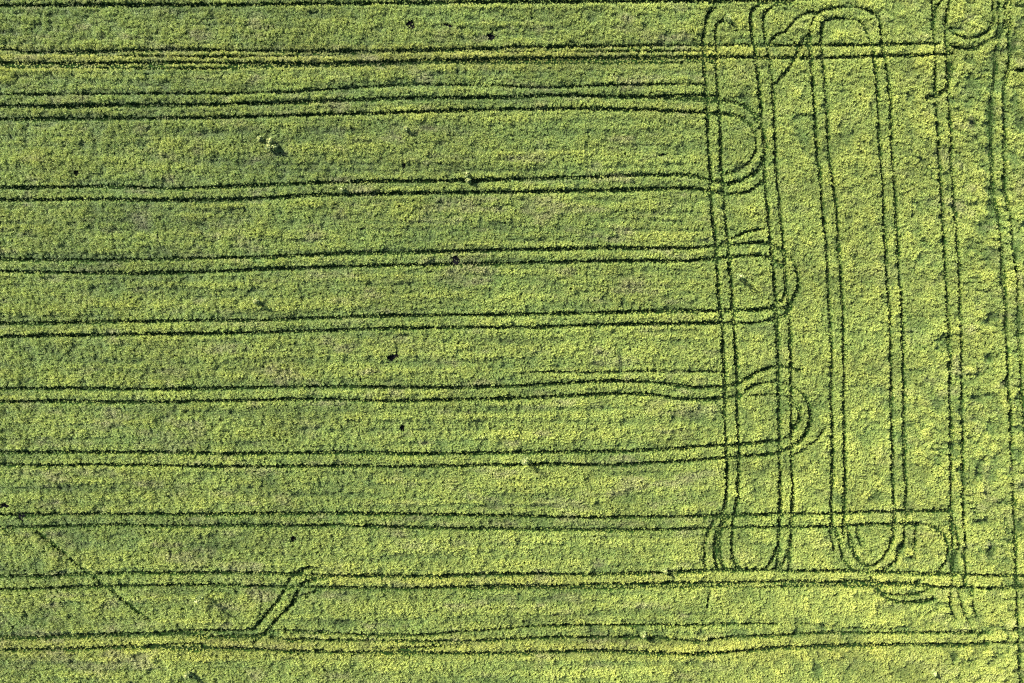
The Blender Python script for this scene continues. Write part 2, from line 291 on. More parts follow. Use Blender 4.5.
T('turning_track', 'third loop down the headland edge, tight double arc ending in the slanting tramline', 'wheel track', G_T, (T3_O, .40, .92), (T3_I, .36, .88), (T3_X, .28, .55))
T('tramline', 'tramline slanting up to the bottom of the third loop, a pale weed between its ruts', 'wheel track', G_F, (G_1, .40, .96), (G_2, .38, .95))
T('tramline', 'tramline cutting through all headland lines just above the lowest loops', 'wheel track', G_F, (I_1, .38, .93), (I_2, .38, .93))
T('tramline', 'full-width tramline reaching the right edge under the bottoms of the loops', 'wheel track', G_F, (J_1, .42, .92), (J_2, .36, .88))
T('wheel_track', 'thin third rut close under the full-width tramline', 'wheel track', G_F, (J_3, .26, .68))
T('tramline', 'lowest tramline, thick and dark at the left end and ending below the last loop', 'wheel track', G_F, (K_1, .44, .95), (K_2, .42, .9), (K_1S, .26, .75), (K_1B, .26, .6))
T('tramline', 'wavering faint tramline just above the lowest one, starting at the diagonal crossing', 'wheel track', G_F, (L_1, .28, .66), (L_2, .32, .8), (L_3, .2, .5), (L_4, .2, .35))
T('crossing_track', 'diagonal pair of ruts linking the two lowest tramlines', 'wheel track', 'diagonal tracks', (Q_1, .34, .9), (Q_2, .40, .92), (Q_3, .22, .55), (Q_4, .3, .7))
T('footpath_trail', 'thin straight diagonal trail trodden through the crop near the lower left corner', 'trail', None, (FOOT, .28, .86))
T('tramline', 'first headland tramline, at the ends of the long rows', 'wheel track', G_H, (V1_L, .35, .90), (V1_R, .33, .86))
T('wheel_track', 'paired curved ruts swinging out beside the foot of the first headland tramline', 'wheel track', G_T, (V1_A, .28, .65), (V1_B, .32, .75))
T('wheel_track', 'short faint rut below the full-width tramline under the first headland tramline', 'wheel track', None, (V1_S, .22, .55))
T('wheel_track', 'tiny diagonal scuff beside the first headland tramline, level with the third loop', 'wheel track', None, (V1_T, .3, .7))
T('tramline', 'second headland tramline, running through the three side loops', 'wheel track', G_H, (V2_L, .36, .90), (V2_R, .32, .84))
T('turning_track', 'half loop at the foot of the second headland tramline', 'wheel track', G_T, (V2_T, .34, .8), (V2_U, .26, .6))
T('tramline', 'third headland tramline, between the side loops and the fourth', 'wheel track', G_H, (V3_L[8:], .32, .84), (V3_R[6:], .32, .84))
T('turning_track', 'faint rounded double arch joining the tops of the third and fourth headland tramlines', 'wheel track', G_T, (V3_L[:9], .28, .55), (V3_R[:7], .26, .52))
T('turning_track', 'nested U-shaped loop at the foot of the third and fourth headland tramlines', 'wheel track', G_T, (V3_C, .30, .66), (V3_D, .40, .85), (V3_E, .32, .7))
T('tramline', 'fourth headland tramline, its right rut swinging into the nested loop at its foot', 'wheel track', G_H, (V4_L, .32, .82), (V4_R, .34, .86))
T('wheel_track', 'short faint rut just right of the nested loop', 'wheel track', None, (V4_S, .3, .55))
T('tramline', 'fifth headland tramline, with a dark gash across its upper part', 'wheel track', G_H, (V5_L, .32, .82), (V5_R, .30, .80), (V5_K, .24, .5))
T('wheel_track', 'dark slanting gash across the upper part of the fifth headland tramline', 'wheel track', None, (V6_P, .50, .9))
T('wheel_track', 'two short splayed ruts continuing the fifth headland tramline downward', 'wheel track', G_T, (V5_A, .24, .6), (V5_B, .2, .5))
T('turning_track', 'rounded loop running into the foot of the fifth headland tramline', 'wheel track', G_T, (T5_O, .34, .74), (T5_I, .32, .74))
T('tramline', 'outermost headland tramline beside the right edge, broad and ragged at the top', 'wheel track', G_H, (V6_L, .36, .74), (V6_R, .34, .7))
T('turning_track', 'dark ragged half loop in the top right corner', 'wheel track', G_T, (T6_I, .28, .5), (T6_O, .40, .62))
T('wheel_track', 'short stub rut running off the right edge near the top', 'wheel track', None, (V6_S, .28, .52), (V6_X, .30, .5))
T('turning_track', 'slanting ruts between the tops of the second and third headland tramlines', 'wheel track', G_T, (Z_1, .28, .45), (Z_2, .32, .5))
T('turning_track', 'shallow bowl-shaped arcs below the full-width tramline near the lower right', 'wheel track', G_T, (P_1, .26, .62), (P_2, .28, .68), (P_3, .40, .78))
T('wheel_track', 'short level scuffs beside the outermost headland tramline near the bottom', 'wheel track', None, (U_1, .36, .7), (U_2, .26, .5))

# bare, dark holes in the stand: (x, y, radius x, radius y, turn in degrees, label)
HOLES = [
 (393, 356, 5.4, 3.2, 24, 'blackest bare hole in the crop, above the middle of the humped tramline'),
 (410, 25.3, 3.4, 4.6, 0, 'oval bare hole standing alone near the top of the field'),
 (491, 36, 3.8, 3.4, 0, 'bare hole just above the yellow band, right of a broken gap'),
 (447, 24.5, 5.0, 1.7, -12, 'thin flat bare gap between two rounder holes near the top'),
 (454.5, 259.5, 3.8, 4.2, -40, 'bare hole between the two ruts of a tramline'),
 (21, 516.5, 2.6, 3.6, 35, 'small bare hole hanging under a rut near the left edge'),
 (3, 504.5, 6.5, 2.8, 0, 'flat bare hole at the left edge, above a rut'),
 (403.5, 165, 2.0, 3.4, 0, 'slim upright bare hole above the gently rising tramline'),
 (76, 173, 3.0, 3.2, 30, 'roundish bare hole left of the middle, above the gently rising tramline'),
 (293.5, 538, 2.6, 2.6, 0, 'small round bare hole under the tramline that cuts through the headland'),
 (661, 154.5, 2.4, 2.4, 0, 'small bare hole left of the first loop'),
 (402, 427.5, 2.6, 3.0, 20, 'small bare hole midway between the humped and the slanting tramline'),
]
# thin, weakly grown places (survey x, y, radius x, radius y, strength)
THIN = [(143,86,5,4,.5),(166,88,4,4,.5),(237,37,4,4,.5),(38,27,5,5,.5),(211,25,6,7,.4),(146,227,7,4,.5),(205,228,5,5,.5),
 (96,128,9,5,.4),(142,144,5,5,.55),(116,290,7,8,.4),(137,360,4,4,.4),(82,381,4,7,.3),(67,486,6,5,.4),(556,122,5,4,.45),(592,20,5,4,.5),(577,24,3,4,.4),
 (682,18,7,2.5,.6),(598,85,8,2.5,.4),(742,97,7,4,.6),(740,40,10,3,.55),(762,43,5,4,.6),(775,50,4,4,.5),(800,117,9,3,.5),(802,135,7,6,.5),
 (951,100,5,3,.7),(967,96,12,10,.45),(972,122,5,4,.7),(990,60,7,5,.5),(1001,50,9,3,.5),(994,86,8,6,.7),(958,29,6,3,.55),(969,61,6,4,.6),
 (1020,20,6,4,.4),(926,30,5,4,.5),(990,192,5,17,.55),(988,253,6,7,.6),(1001,275,4,14,.6),(991,315,7,4,.75),(983,322,4,3,.5),(942,240,6,4,.6),(924,243,5,6,.4),(921,258,5,6,.5),
 (918,326,9,7,.5),(878,390,8,5,.55),(884,402,8,6,.5),(920,370,6,3,.5),(907,377,5,8,.45),(935,403,6,7,.5),(975,397,7,4,.75),(987,395,7,4,.6),(960,410,4,5,.7),
 (868,436,8,12,.35),(936,461,4,5,.6),(950,476,3,4,.7),(900,438,6,5,.5),(994,462,5,6,.5),(990,475,5,8,.5),(1003,502,10,3,.7),(1022,486,5,5,.7),(1018,428,6,3,.7),
 (880,496,14,5,.45),(838,498,6,6,.5),(823,400,6,6,.4),(888,478,10,6,.4),
 (899,548,4,5,.7),(907,558,5,4,.7),(953,560,5,9,.75),(976,615,6,5,.5),(986,630,7,5,.7),(992,626,4,3,.6),(984,643,6,4,.7),(1011,583,9,5,.6),(1002,626,6,3,.5),
 (820,626,5,6,.6),(846,636,6,9,.55),(858,629,5,6,.5),(900,629,9,4,.6),(796,634,6,5,.65),(846,644,4,3,.7),(922,600,12,3,.5),(932,598,4,4,.7),(848,580,8,3,.6),
 (738,634,9,5,.65),(734,622,5,4,.55),(700,632,4,4,.7),(694,640,6,3,.7),(658,633,5,6,.6),(640,628,6,6,.5),(629,635,9,3,.55),(593,630,7,6,.5),(658,636,9,4,.6),
 (344,624,8,6,.5),(320,607,5,6,.4),(274,634,5,4,.75),(385,556,5,6,.4),(372,540,4,9,.35),(465,557,5,7,.3),(188,678,10,4,.45),(192,676,5,4,.7),(70,602,10,3,.55),(47,612,5,5,.5),(38,560,6,9,.45),
 (80,545,5,7,.5),(90,680,10,4,.4),(133,545,4,8,.35),(214,545,6,6,.35),(62,680,8,4,.45),(130,520,5,4,.3),(747,277,7,4,.0),(623,302,3,5,.6),(605,298,5,4,.3),(620,355,2,9,.5),(619,372,2,5,.5),
 (698,418,9,6,.4),(590,405,3,3,.2),(782,405,5,8,.5),(777,412,3,4,.7),(830,395,5,5,.3),(556,285,5,6,.3),(690,40,8,3,.3),(386,250,6,3,.6),(452,233,5,3,.45),(440,206,3,6,.45),(481,220,3,5,.5),
 (500,224,14,3,.45),(362,232,4,8,.35),(280,211,4,6,.3),(258,260,5,3,.4),(488,294,9,4,.45),(456,202,3,3,.3),(396,337,2,2,.8),(495,374,6,8,.3),(370,357,3,5,.4),(457,351,2,7,.4),(440,365,3,4,.4),
 (331,430,4,3,.4),(348,419,2,2,.7),(396,406.5,2,2,.8),(343.5,473,1.6,2,.9),(272,480,4,10,.4),(297,493,6,4,.5),(370,482,5,6,.4),(353,494,8,3,.4),(430,420,6,5,.35),(480,425,4,6,.35),(628,495,9,6,.3),
 (270,148,4,3,.8),(281,151,7,5,.7),(335,131,22,3,.35),(380,126,8,6,.35),(275,146,4,3,.5),(458,70,2.5,6,.6),(440,73,8,2.5,.55),(424,65,6,3,.35),(495,73,10,2.5,.45),(447,18,4,4,.5),(470,20,7,4,.4),(348,91,8,2,.3)]

# ------------------------------------------------------------------ where the crop is missing
CELL = 0.06
X0, X1, Y0, Y1 = -95.0, 95.0, -66.0, 66.0
NX, NY = int((X1 - X0) / CELL), int((Y1 - Y0) / CELL)
GONE = np.zeros((NX, NY), dtype=np.float32)

def stamp(cx, cy, rx, ry, ang, strength, soft, seed=None):
    rad = max(rx, ry) + soft
    i0, i1 = max(0, int((cx - rad - X0) / CELL)), min(NX, int((cx + rad - X0) / CELL) + 2)
    j0, j1 = max(0, int((cy - rad - Y0) / CELL)), min(NY, int((cy + rad - Y0) / CELL) + 2)
    if i0 >= i1 or j0 >= j1: return
    dx = (X0 + (np.arange(i0, i1) + .5) * CELL - cx)[:, None]; dy = (Y0 + (np.arange(j0, j1) + .5) * CELL - cy)[None, :]
    c, s = math.cos(ang), math.sin(ang)
    u = (dx * c + dy * s) / rx; v = (-dx * s + dy * c) / ry
    d = np.sqrt(u * u + v * v)
    if seed is not None:
        xx = dx + cx + 0 * dy; yy = dy + cy + 0 * dx
        d = d * (.7 + .6 * vnoise(xx, yy, .5, .5, seed))
    f = np.clip((1 - d) * min(rx, ry) / soft + 1, 0, 1) * strength
    g = GONE[i0:i1, j0:j1]
    np.maximum(g, f, out=g)

layer = [0]
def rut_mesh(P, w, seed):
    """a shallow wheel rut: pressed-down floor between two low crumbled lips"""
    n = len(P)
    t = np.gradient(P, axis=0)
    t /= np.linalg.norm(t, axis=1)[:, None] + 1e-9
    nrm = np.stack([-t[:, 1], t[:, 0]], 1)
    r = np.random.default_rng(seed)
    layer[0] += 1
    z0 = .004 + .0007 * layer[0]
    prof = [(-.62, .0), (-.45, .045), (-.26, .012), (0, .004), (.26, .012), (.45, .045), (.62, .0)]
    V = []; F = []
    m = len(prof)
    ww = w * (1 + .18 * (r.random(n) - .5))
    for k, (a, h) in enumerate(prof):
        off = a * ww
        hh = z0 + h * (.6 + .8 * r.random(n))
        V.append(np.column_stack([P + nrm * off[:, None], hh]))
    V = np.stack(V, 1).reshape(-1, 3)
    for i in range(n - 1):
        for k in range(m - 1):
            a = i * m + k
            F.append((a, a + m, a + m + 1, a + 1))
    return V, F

for ti, (name, label, cat, group, ruts) in enumerate(TRACKS):
    paths = []
    for k, (pts, w, s) in enumerate(ruts):
        s = 1 - (1 - s) ** 1.3
        P = np.array(pts, float)
        P = np.column_stack([gx(P[:, 0]), gy(P[:, 1])])
        D = spline(P, .10)
        ln = np.arange(len(D)) * .1
        wob = .8 + .25 * vnoise(ln, np.zeros_like(ln), 1.1, 1, 900 + ti * 7 + k) + .3 * (vnoise(ln, np.zeros_like(ln), 6.0, 1, 1900 + ti * 7 + k) - .5)
        fade = vnoise(ln, np.zeros_like(ln), 4.2, 1, 4900 + ti * 7 + k)
        if s > .94: wob = np.maximum(wob, .80)
        elif s > .84: wob = wob * (.78 + .36 * fade)
        else: wob = wob * (.55 + .72 * fade)
        wid = 1 + .55 * (vnoise(ln, np.zeros_like(ln), 2.3, 1, 2900 + ti * 7 + k) - .5)
        side = .05 * (vnoise(ln, np.zeros_like(ln), .9, 1, 3900 + ti * 7 + k) - .5)
        for (x, y), a, b, c in zip(D, wob, wid, side):
            stamp(x + c, y + c, max(.17, w * .5 + .09) * b, max(.17, w * .5 + .09) * b, 0, min(1, s * a * 1.08), .18)
        paths.append((spline(P, .45), w, 5000 + ti * 11 + k))
    if len(paths) == 1:
        P, w, sd = paths[0]
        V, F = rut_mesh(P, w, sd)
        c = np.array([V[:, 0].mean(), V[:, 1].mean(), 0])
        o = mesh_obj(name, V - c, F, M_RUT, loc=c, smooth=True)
    else:
        allp = np.vstack([p for p, _, _ in paths])
        c = np.array([allp[:, 0].mean(), allp[:, 1].mean(), 0])
        o = empty(name, c)
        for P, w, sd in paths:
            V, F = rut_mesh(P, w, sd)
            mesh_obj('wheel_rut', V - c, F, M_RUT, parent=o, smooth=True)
    tag(o, label, cat, group, 'thing')

# bare holes: a low crusted saucer of dark soil lying in each gap
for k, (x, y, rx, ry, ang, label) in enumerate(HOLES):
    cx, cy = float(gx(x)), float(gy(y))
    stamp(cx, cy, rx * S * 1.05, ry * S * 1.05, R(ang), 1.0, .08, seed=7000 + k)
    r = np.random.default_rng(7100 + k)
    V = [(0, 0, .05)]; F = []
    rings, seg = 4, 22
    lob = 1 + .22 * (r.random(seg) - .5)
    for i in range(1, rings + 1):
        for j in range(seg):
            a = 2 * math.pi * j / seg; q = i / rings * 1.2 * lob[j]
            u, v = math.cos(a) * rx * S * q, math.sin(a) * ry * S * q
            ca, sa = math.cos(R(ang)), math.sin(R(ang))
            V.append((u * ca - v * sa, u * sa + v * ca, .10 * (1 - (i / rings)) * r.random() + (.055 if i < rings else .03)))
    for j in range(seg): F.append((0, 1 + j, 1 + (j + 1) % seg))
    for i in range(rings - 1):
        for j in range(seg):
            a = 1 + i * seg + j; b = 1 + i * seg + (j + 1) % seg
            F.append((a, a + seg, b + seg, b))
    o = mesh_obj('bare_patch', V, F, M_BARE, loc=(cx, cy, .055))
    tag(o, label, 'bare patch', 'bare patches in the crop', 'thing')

THIN += [(989.5,118,4.2,34,.75),(1003,112,3.,34,.65),(993,66,3.,16,.8),(990,200,5,16,.9),(1003,188,3.5,16,.6),(990,195,3.5,14,.7),(1003,186,2.5,14,.5),(30,53,24,2.5,.6),(75,632,60,1.4,.4),(150,634,38,2.6,.55),(150,646,45,2,.45),(400,61.5,70,2.0,.5),(380,50,60,1.2,.3),(480,575,45,1.5,.5),(560,574,30,1.2,.5),(240,634,18,4,.5),(720,569,40,1.5,.4),(400,84.5,60,2,.35),(410,98,50,2,.4),(600,96,40,1.6,.4)]
THIN.append((988,356,5,4,1.0))
THIN.append((1004,382.5,4.5,4.5,1.0))
THIN.append((990,551,4,9,1.0))
THIN.append((817,670,5,6,1.0))
THIN.append((1021,126,6,6,1.0))
THIN.append((953,655,4,4,1.0))
THIN += [(1012,45,5,9,.8),(1000,30,5,6,.8),(985,70,6,3,.7),(1014,100,4,9,.7),(975,85,10,4,.6),(1012,160,5,8,.7),(982,165,6,4,.5),(1015,250,4,9,.6),(985,225,6,8,.6),(1018,320,4,8,.6),(975,300,5,4,.5),(1016,455,5,6,.6),(980,520,9,3,.6),(1005,560,5,5,.5),(1016,400,4,9,.6),(990,430,5,9,.55)]
THINMAP = []
for (x, y, rx, ry, s) in THIN:
    THINMAP.append((float(gx(x)), float(gy(y)), rx * S, ry * S, s))

# ------------------------------------------------------------------ ground
me_s = 900
mesh_obj('ground', [(-me_s, -me_s, 0), (me_s, -me_s, 0), (me_s, me_s, 0), (-me_s, me_s, 0)], [(0, 1, 2, 3)], M_SOIL)['kind'] = 'structure'

# the same crop carries on beyond the surveyed piece: coarse closed stand around it
def ring():
    V, F = [], []
    nseg = 60
    inner = []
    hx, hy = 94.2, 65.2
    def rect(hx, hy, z):
        pts = []
        for i in range(nseg): pts.append((-hx + 2 * hx * i / nseg, -hy, z))
        for i in range(nseg): pts.append((hx, -hy + 2 * hy * i / nseg, z))
        for i in range(nseg): pts.append((hx - 2 * hx * i / nseg, hy, z))
        for i in range(nseg): pts.append((-hx, hy - 2 * hy * i / nseg, z))
        return pts
    rr = random.Random(3)
    lv = [(hx, hy, .05), (hx + .3, hy + .3, .5), (hx + 6, hy + 6, .55), (hx + 30, hy + 30, .55), (hx + 120, hy + 120, .6), (hx + 700, hy + 700, .6)]
    for (a, b, z) in lv:
        V += [(p[0], p[1], p[2] + rr.uniform(-.06, .06) * (z > .2)) for p in rect(a, b, z)]
    n = nseg * 4
    for l in range(len(lv) - 1):
        for i in range(n):
            F.append((l * n + i, l * n + (i + 1) % n, (l + 1) * n + (i + 1) % n, (l + 1) * n + i))
    return V, F
V, F = ring()
mesh_obj('surrounding_field', V, F, M_OUTER)['kind'] = 'structure'

# ------------------------------------------------------------------ crop plants (a few different plants, planted hundreds of thousands of times)
def make_plant(seed, n_leaf, n_pod, rad):
    r = np.random.default_rng(seed)
    V, F, MI = [], [], []
    for _ in range(n_leaf):
        a = r.random() * 2 * math.pi; b0 = r.random() * .06
        L = rad * (.6 + .6 * r.random()); hgt = .35 + .5 * r.random()
        w = .022 + .022 * r.random()
        base = np.array([math.cos(a) * b0, math.sin(a) * b0, .05])
        o = np.array([math.cos(a), math.sin(a), 0]); s = np.array([-o[1], o[0], 0])
        i0 = len(V)
        for t, ws in ((0, .5), (.55, 1.0), (1, .12)):
            p = base + o * L * t ** 1.4 + np.array([0, 0, hgt * (1.75 * t - .95 * t * t)])
            tw = s * w * ws + np.array([0, 0, (r.random() - .5) * .02])
            V.append(p - tw); V.append(p + tw)
        F += [(i0, i0 + 1, i0 + 3, i0 + 2), (i0 + 2, i0 + 3, i0 + 5, i0 + 4)]; MI += [0, 0]
    for _ in range(n_pod):
        a = r.random() * 2 * math.pi; q = rad * math.sqrt(r.random()) * .95
        z = .98 - .30 * (q / rad) ** 2 - .42 * r.random() ** 1.3
        p = np.array([math.cos(a) * q, math.sin(a) * q, z])
        d = np.array([math.cos(a) * .6 + r.normal() * .5, math.sin(a) * .6 + r.normal() * .5, .35 + .5 * r.random()])
        d /= np.linalg.norm(d)
        s = np.cross(d, r.normal(size=3)); s /= np.linalg.norm(s) + 1e-6
        L = .05 + .05 * r.random(); w = .013 + .012 * r.random()
        i0 = len(V)
        V += [p - d * L, p + s * w, p + d * L, p - s * w]
        F.append((i0, i0 + 1, i0 + 2, i0 + 3)); MI.append(1)
    o = mesh_obj('crop_plant', V, F, [M_LEAF, M_POD], mat_idx=MI, link=False)
    return o

plants = bpy.data.collections.new('crop_plants')
for k in range(8):
    plants.objects.link(make_plant(40 + k, 11, 44, .20))

def plant_field():
    sp = .22
    nx, ny = int(188 / sp), int(130 / sp)
    I, J = np.meshgrid(np.arange(nx), np.arange(ny), indexing='ij')
    x = -94 + (I + .5 + (RNG.random(I.shape) - .5) * 1.0) * sp
    y = -65 + (J + .5 + (RNG.random(I.shape) - .5) * 1.0) * sp
    x = x.ravel(); y = y.ravel()
    u = x / S + W / 2; v = H / 2 - y / S
    ii = np.clip(((x - X0) / CELL).astype(int), 0, NX - 1); jj = np.clip(((y - Y0) / CELL).astype(int), 0, NY - 1)
    gone = GONE[ii, jj].copy()
    thin = np.zeros_like(x)
    for (cx, cy, rx, ry, s) in THINMAP:
        near = np.where((np.abs(x - cx) < rx * 1.6) & (np.abs(y - cy) < ry * 1.6))[0]
        d = np.sqrt(((x[near] - cx) / rx) ** 2 + ((y[near] - cy) / ry) ** 2) * (.65 + .7 * vnoise(x[near], y[near], .6, .6, 77))
        thin[near] = np.maximum(thin[near], s * np.clip(1.5 - d, 0, 1))
    head = np.clip((u - 690) / 40, 0, 1)                       # headland sown across
    east = np.clip((u - 560) / 420, 0, 1); south = np.clip((v - 380) / 300, 0, 1)
    rows = (.55 * fbm(x, y, 14, 1.3, 5, 3) + .45 * fbm(x, y, 40, .9, 12, 2)) * (1 - head) + (.5 + .7 * (fbm(x, y, 1.6, 2.2, 6, 3) - .5)) * head
    patch = fbm(x, y, 5, 3.2, 8, 3)
    fine = vnoise(x, y, .8, .7, 9)
    drill = fbm(x, y, 16, .55, 23, 2)
    grain = vnoise(x + .3 * y, y, .56, .50, 19)
    clump = vnoise(x, y, 1.5, 1.3, 10)
    clump2 = fbm(x, y, 2.6, 2.0, 18, 3)
    rough = np.clip((u - 900) / 60, 0, 1)
    crack = np.clip(1 - np.abs(fbm(x, y, 3.6, 2.2, 44, 3) - .5) / .05, 0, 1) * np.clip((fbm(x, y, 6, 6, 45, 2) - .40) * 5, 0, 1)
    thin = np.maximum(thin, .9 * crack * np.clip((u - 860) / 70, 0, 1) * np.clip((v - 55) / 20, 0, 1))   # lodged, broken stand at the field's edge
    # streaky yellow strips: the outer edges of the field are riper
    strips = np.zeros_like(x)
    for (va, vb, amt, ua, ub) in ((47, 69, .30, -200, 720), (45, 58, .15, 700, 960), (636, 658, .22, -200, 990), (574, 588, .18, 330, 1040), (69, 78, .1, -200, 120), (106, 118, .06, -200, 700)):
        strips += amt * np.clip(1 - np.abs(v - (va + vb) / 2) / ((vb - va) / 2 + 2) * .6, 0, 1) * ((v > va - 2) & (v < vb + 2)) * ((u > ua) & (u < ub))
    ripe = .30 + .80 * (rows - .5) + .34 * (patch - .5) + .20 * (fine - .5) + .24 * (grain - .5) + .14 * (clump - .5) + .28 * (clump2 - .5) + .45 * (drill - .5) * (1 - head) - .8 * thin + .17 * east + .12 * south * (.4 + .6 * east) + 2.2 * strips * (1 - .65 * east) + .28 * (RNG.random(x.shape) - .5)
    dryf = np.clip((fbm(x, y, 4.5, 1.6, 14, 3) - .60) * 4.2, 0, 1) * (1 - .6 * head) + np.clip((fbm(x, y, 2.5, 2.0, 15, 3) - .62) * 4, 0, 1) * rough
    dryv = np.clip(.62 * dryf * (.5 + .8 * RNG.random(x.shape)), 0, 1)
    hgt = .72 + .50 * (rows - .5) + .34 * (drill - .5) * (1 - head) + .36 * (clump - .5) + .28 * (fine - .5) + .56 * (grain - .5) + .12 * (patch - .5) + .30 * (clump2 - .5)
    hgt *= (1 + .32 * (RNG.random(x.shape) - .5)) * (1 + .06 * rough)
    hgt += rough * .9 * (fbm(x, y, 1.7, .8, 16, 2) - .5)
    trod = RNG.random(x.shape) < .36      # some trodden plants survive, pressed low, in the ruts
    keep = trod | (RNG.random(x.shape) > np.clip((gone - .2) / .65, 0, 1)) & (RNG.random(x.shape) > thin * .5)
    hgt *= (1 - .8 * np.clip(gone * 1.2, 0, 1)) * (1 - .68 * np.clip(thin * 1.25, 0, 1))
    vig = .84 + .40 * (fbm(x, y, 9, 4, 21, 3) - .5) + .70 * (rows - .5) + .32 * (clump2 - .5) + .16 * (clump - .5) + .40 * (drill - .5) * (1 - head) + .34 * (grain - .5) - .48 * thin + .20 * (RNG.random(x.shape) - .5) + .06 * east
    hgt = np.where(gone > .45, np.minimum(.10 + .30 * RNG.random(x.shape) ** 2, np.maximum(hgt, .10)), hgt)
    hgt = np.where((gone > .8) & trod, .10 + .28 * RNG.random(x.shape) ** 2, hgt)
    x, y, hgt, ripe, dryv, vig = (a[keep] for a in (x, y, hgt, ripe, dryv, vig))
    n = len(x)
    wd = (.85 + .4 * RNG.random(n)) * (1 - .45 * np.clip(gone[keep] * 1.4, 0, 1))
    hgt = np.clip(hgt, .09, 1.2)
    me = bpy.data.meshes.new('crop')
    me.vertices.add(n)
    me.vertices.foreach_set('co', np.column_stack([x, y, np.zeros(n)]).astype(np.float32).ravel())
    def add(nm, typ, arr, key='value'):
        a = me.attributes.new(nm, typ, 'POINT'); a.data.foreach_set(key, arr.ravel())
    lean = RNG.normal(size=(n, 2)) * .14
    add('turn', 'FLOAT_VECTOR', np.column_stack([lean[:, 0], lean[:, 1], RNG.random(n) * 6.283]).astype(np.float32), 'vector')
    add('size', 'FLOAT_VECTOR', np.column_stack([wd, wd, hgt]).astype(np.float32), 'vector')
    add('pick', 'INT', RNG.integers(0, 8, n).astype(np.int32))
    add('ripe', 'FLOAT', np.clip(ripe, 0, 1).astype(np.float32))
    add('dry', 'FLOAT', dryv.astype(np.float32))
    add('vigour', 'FLOAT', np.clip(vig, .3, 1.35).astype(np.float32))
    o = bpy.data.objects.new('crop', me)
    COL.objects.link(o)
    ng = bpy.data.node_groups.new('crop_planting', 'GeometryNodeTree')
    ng.interface.new_socket('Geometry', in_out='INPUT', socket_type='NodeSocketGeometry')
    ng.interface.new_socket('Geometry', in_out='OUTPUT', socket_type='NodeSocketGeometry')
    N, L = ng.nodes, ng.links
    gi, go = N.new('NodeGroupInput'), N.new('NodeGroupOutput')
    iop = N.new('GeometryNodeInstanceOnPoints')
    ci = N.new('GeometryNodeCollectionInfo'); ci.inputs['Collection'].default_value = plants
    ci.inputs['Separate Children'].default_value = True; ci.inputs['Reset Children'].default_value = True
    def na(nm, t):
        a = N.new('GeometryNodeInputNamedAttribute'); a.data_type = t; a.inputs['Name'].default_value = nm
        return a.outputs['Attribute']
    L.new(gi.outputs[0], iop.inputs['Points']); L.new(ci.outputs[0], iop.inputs['Instance'])
    iop.inputs['Pick Instance'].default_value = True
    L.new(na('pick', 'INT'), iop.inputs['Instance Index'])
    e2r = N.new('FunctionNodeEulerToRotation'); L.new(na('turn', 'FLOAT_VECTOR'), e2r.inputs[0])
    L.new(e2r.outputs[0], iop.inputs['Rotation'])
    L.new(na('size', 'FLOAT_VECTOR'), iop.inputs['Scale'])
    L.new(iop.outputs[0], go.inputs[0])
    md = o.modifiers.new('planting', 'NODES'); md.node_group = ng
    tag(o, 'dense green and yellow crop standing between the wheel tracks', 'crop', kind='stuff')
    print('plants:', n)
plant_field()

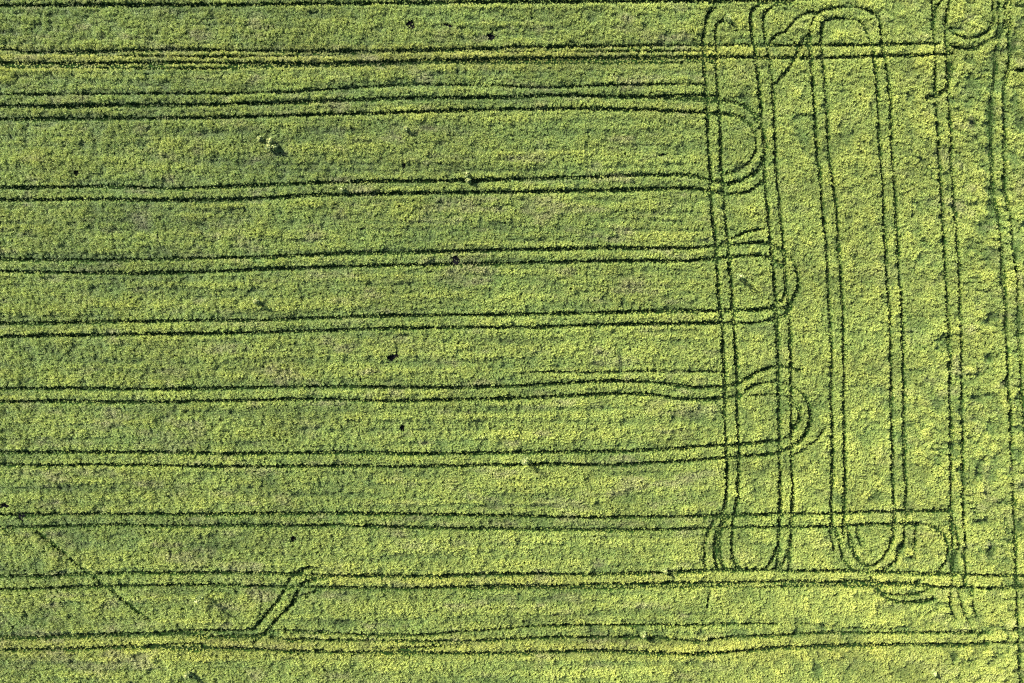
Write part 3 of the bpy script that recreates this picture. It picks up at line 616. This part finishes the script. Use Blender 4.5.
# ------------------------------------------------------------------ tall weeds that stick out of the crop
def weed(x, y, hgt, rad, label, pale=.5, heads=1):
    """a bushy weed: stem with side shoots, leaves round them and pale tops"""
    cx, cy = float(gx(x)), float(gy(y))
    hgt *= 1.25; rad *= 1.15
    o = empty('weed_plant', (cx, cy, 0))
    r = np.random.default_rng(int(x * 13 + y * 7))
    SV, SF = [], []
    def tube(p, q, r0, r1):
        p = np.array(p); q = np.array(q); d = q - p; d = d / np.linalg.norm(d)
        s = np.cross(d, [0.3, .9, .1]); s /= np.linalg.norm(s); t = np.cross(d, s)
        i0 = len(SV)
        for c, rr in ((p, r0), (q, r1)):
            for k in range(6):
                a = k * math.pi / 3
                SV.append(c + (s * math.cos(a) + t * math.sin(a)) * rr)
        for k in range(6): SF.append((i0 + k, i0 + (k + 1) % 6, i0 + 6 + (k + 1) % 6, i0 + 6 + k))
    LV, LF, TV, TF = [], [], [], []
    def leaf(V, F, p, d, L, w):
        d = d / np.linalg.norm(d); s = np.cross(d, r.normal(size=3)); s /= np.linalg.norm(s); nn = np.cross(s, d)
        i0 = len(V)
        V += [p, p + d * L * .5 + s * w + nn * L * .1, p + d * L, p + d * L * .5 - s * w + nn * L * .1]
        F.append((i0, i0 + 1, i0 + 2, i0 + 3))
    for h in range(heads):
        bx, by = (0, 0) if heads == 1 else (r.normal() * rad * .7, r.normal() * rad * .7)
        top = np.array([bx + r.normal() * .06, by + r.normal() * .06, hgt * (.85 + .15 * r.random())])
        tube((bx, by, 0), top, .03, .012)
        for k in range(11):
            a = k * 2.4 + r.random(); t = .25 + .7 * k / 11
            p = np.array([bx, by, 0]) * (1 - t) + top * t
            ln = rad * (1.15 - .55 * t) * (.7 + .5 * r.random())
            q = p + np.array([math.cos(a) * ln, math.sin(a) * ln, .30 * ln + .12])
            tube(p, q, .012, .006)
            for m in range(60):
                f = .2 + .8 * r.random()
                c = p * (1 - f) + q * f + r.normal(size=3) * .05
                leaf(LV, LF, c, np.array([math.cos(a), math.sin(a), .3]) + r.normal(size=3) * .6, .14 + .12 * r.random(), .04 + .04 * r.random())
            for m in range(int(4 + 8 * pale)):
                c = q + r.normal(size=3) * np.array([.07, .07, .05])
                leaf(TV, TF, c, np.array([0, 0, .6]) + r.normal(size=3) * .7, .07 + .05 * r.random(), .03 + .02 * r.random())
        for m in range(int(10 + 40 * pale)):
            c = top + r.normal(size=3) * np.array([rad * .28, rad * .28, .07])
            leaf(TV, TF, c, np.array([0, 0, .5]) + r.normal(size=3) * .7, .10 + .07 * r.random(), .05 + .04 * r.random())
    mesh_obj('stem', SV, SF, M_WEEDSTEM, parent=o)
    mesh_obj('leaves', LV, LF, M_WEED, parent=o)
    mesh_obj('flower_sprays', TV, TF, M_WEEDTOP, parent=o)
    tag(o, label, 'weed', 'tall weeds in the crop', 'thing')

weed(523.5, 459, 2.6, .42, 'pale topped weed between the two ruts of the slanting tramline, casting a dark shadow', 1.0)
weed(205, 593, 2.9, .40, 'tall weed between the two lowest tramlines, with the longest shadow on the left', .6)
weed(260.5, 138.5, 1.1, .32, 'upper left weed of the bright trio under the bold bowed tramline', .8)
weed(270.5, 145.5, 1.2, .36, 'brightest, lower weed of the trio under the bold bowed tramline', 1.0, 2)
weed(276, 147, 1.2, .34, 'darker right weed of the trio under the bold bowed tramline', .35)
weed(466.5, 174.5, 1.15, .34, 'round weed just above the gently rising tramline', .7)
weed(468, 180.5, 1.2, .26, 'small whitish weed standing in the upper rut of the gently rising tramline', 1.0)
weed(736.5, 276, 2.5, .42, 'dark bushy weed inside the second loop', .0)
weed(663.5, 568.8, 1.3, .30, 'small whitish weed on the full-width tramline, left of the first headland tramline', 1.0)
weed(642, 632.5, 1.3, .32, 'small whitish weed between the two ruts of the wavering faint tramline', 1.0)
weed(406, 129, .95, .26, 'single low weed right of the bright trio', .7)
weed(257.5, 301, 1.7, .28, 'slender weed with a thin shadow, above the straight tramline', .6)
weed(342, 189.5, 1.2, .36, 'low green weed between the ruts of the gently rising tramline', .3)
weed(190, 671.5, 1.6, .34, 'pale weed at the bottom edge, beside a dark gap', .9)
weed(931, 670.5, 1.2, .30, 'small pale weed near the lower right corner', 1.0)
weed(725.5, 20, 1.6, .36, 'dark weed at the top of the first headland tramline', .1)

# ------------------------------------------------------------------ light, sky, camera
EL = 31.0
sun_dir = Vector((-0.79 * math.cos(R(EL)), 0.613 * math.cos(R(EL)), math.sin(R(EL))))
ld = bpy.data.lights.new('sun', 'SUN'); ld.energy = 5.0; ld.angle = R(.5); ld.color = (1.0, .95, .84)
lo = bpy.data.objects.new('sun', ld); COL.objects.link(lo)
lo.rotation_euler = (-sun_dir).to_track_quat('-Z', 'Y').to_euler()
lo.location = sun_dir * 300

wd = bpy.data.worlds.new('World'); sc.world = wd; wd.use_nodes = True
nt = wd.node_tree; nt.nodes.clear()
out = nt.nodes.new('ShaderNodeOutputWorld'); bg = nt.nodes.new('ShaderNodeBackground'); sky = nt.nodes.new('ShaderNodeTexSky')
sky.sky_type = 'NISHITA'; sky.sun_disc = False
sky.sun_elevation = R(EL); sky.sun_rotation = math.atan2(-0.79, 0.613)
bg.inputs['Strength'].default_value = .068
nt.links.new(sky.outputs[0], bg.inputs['Color']); nt.links.new(bg.outputs[0], out.inputs['Surface'])

cam = bpy.data.cameras.new('camera'); cam.lens = 28; cam.sensor_width = 36
cam.clip_start = 1; cam.clip_end = 3000
co = bpy.data.objects.new('camera', cam); COL.objects.link(co)
co.location = (0, 0, W * S * 28 / 36 + .3)
sc.camera = co

sc.view_settings.view_transform = 'Standard'; sc.view_settings.look = 'None'
sc.view_settings.exposure = 2.33; sc.view_settings.gamma = 1.0
sc.cycles.use_denoising = False
sc.cycles.max_bounces = 5; sc.cycles.diffuse_bounces = 3; sc.cycles.transmission_bounces = 3; sc.cycles.glossy_bounces = 1
sc.cycles.sample_clamp_indirect = 4
sc.cycles.filter_width = 1.15
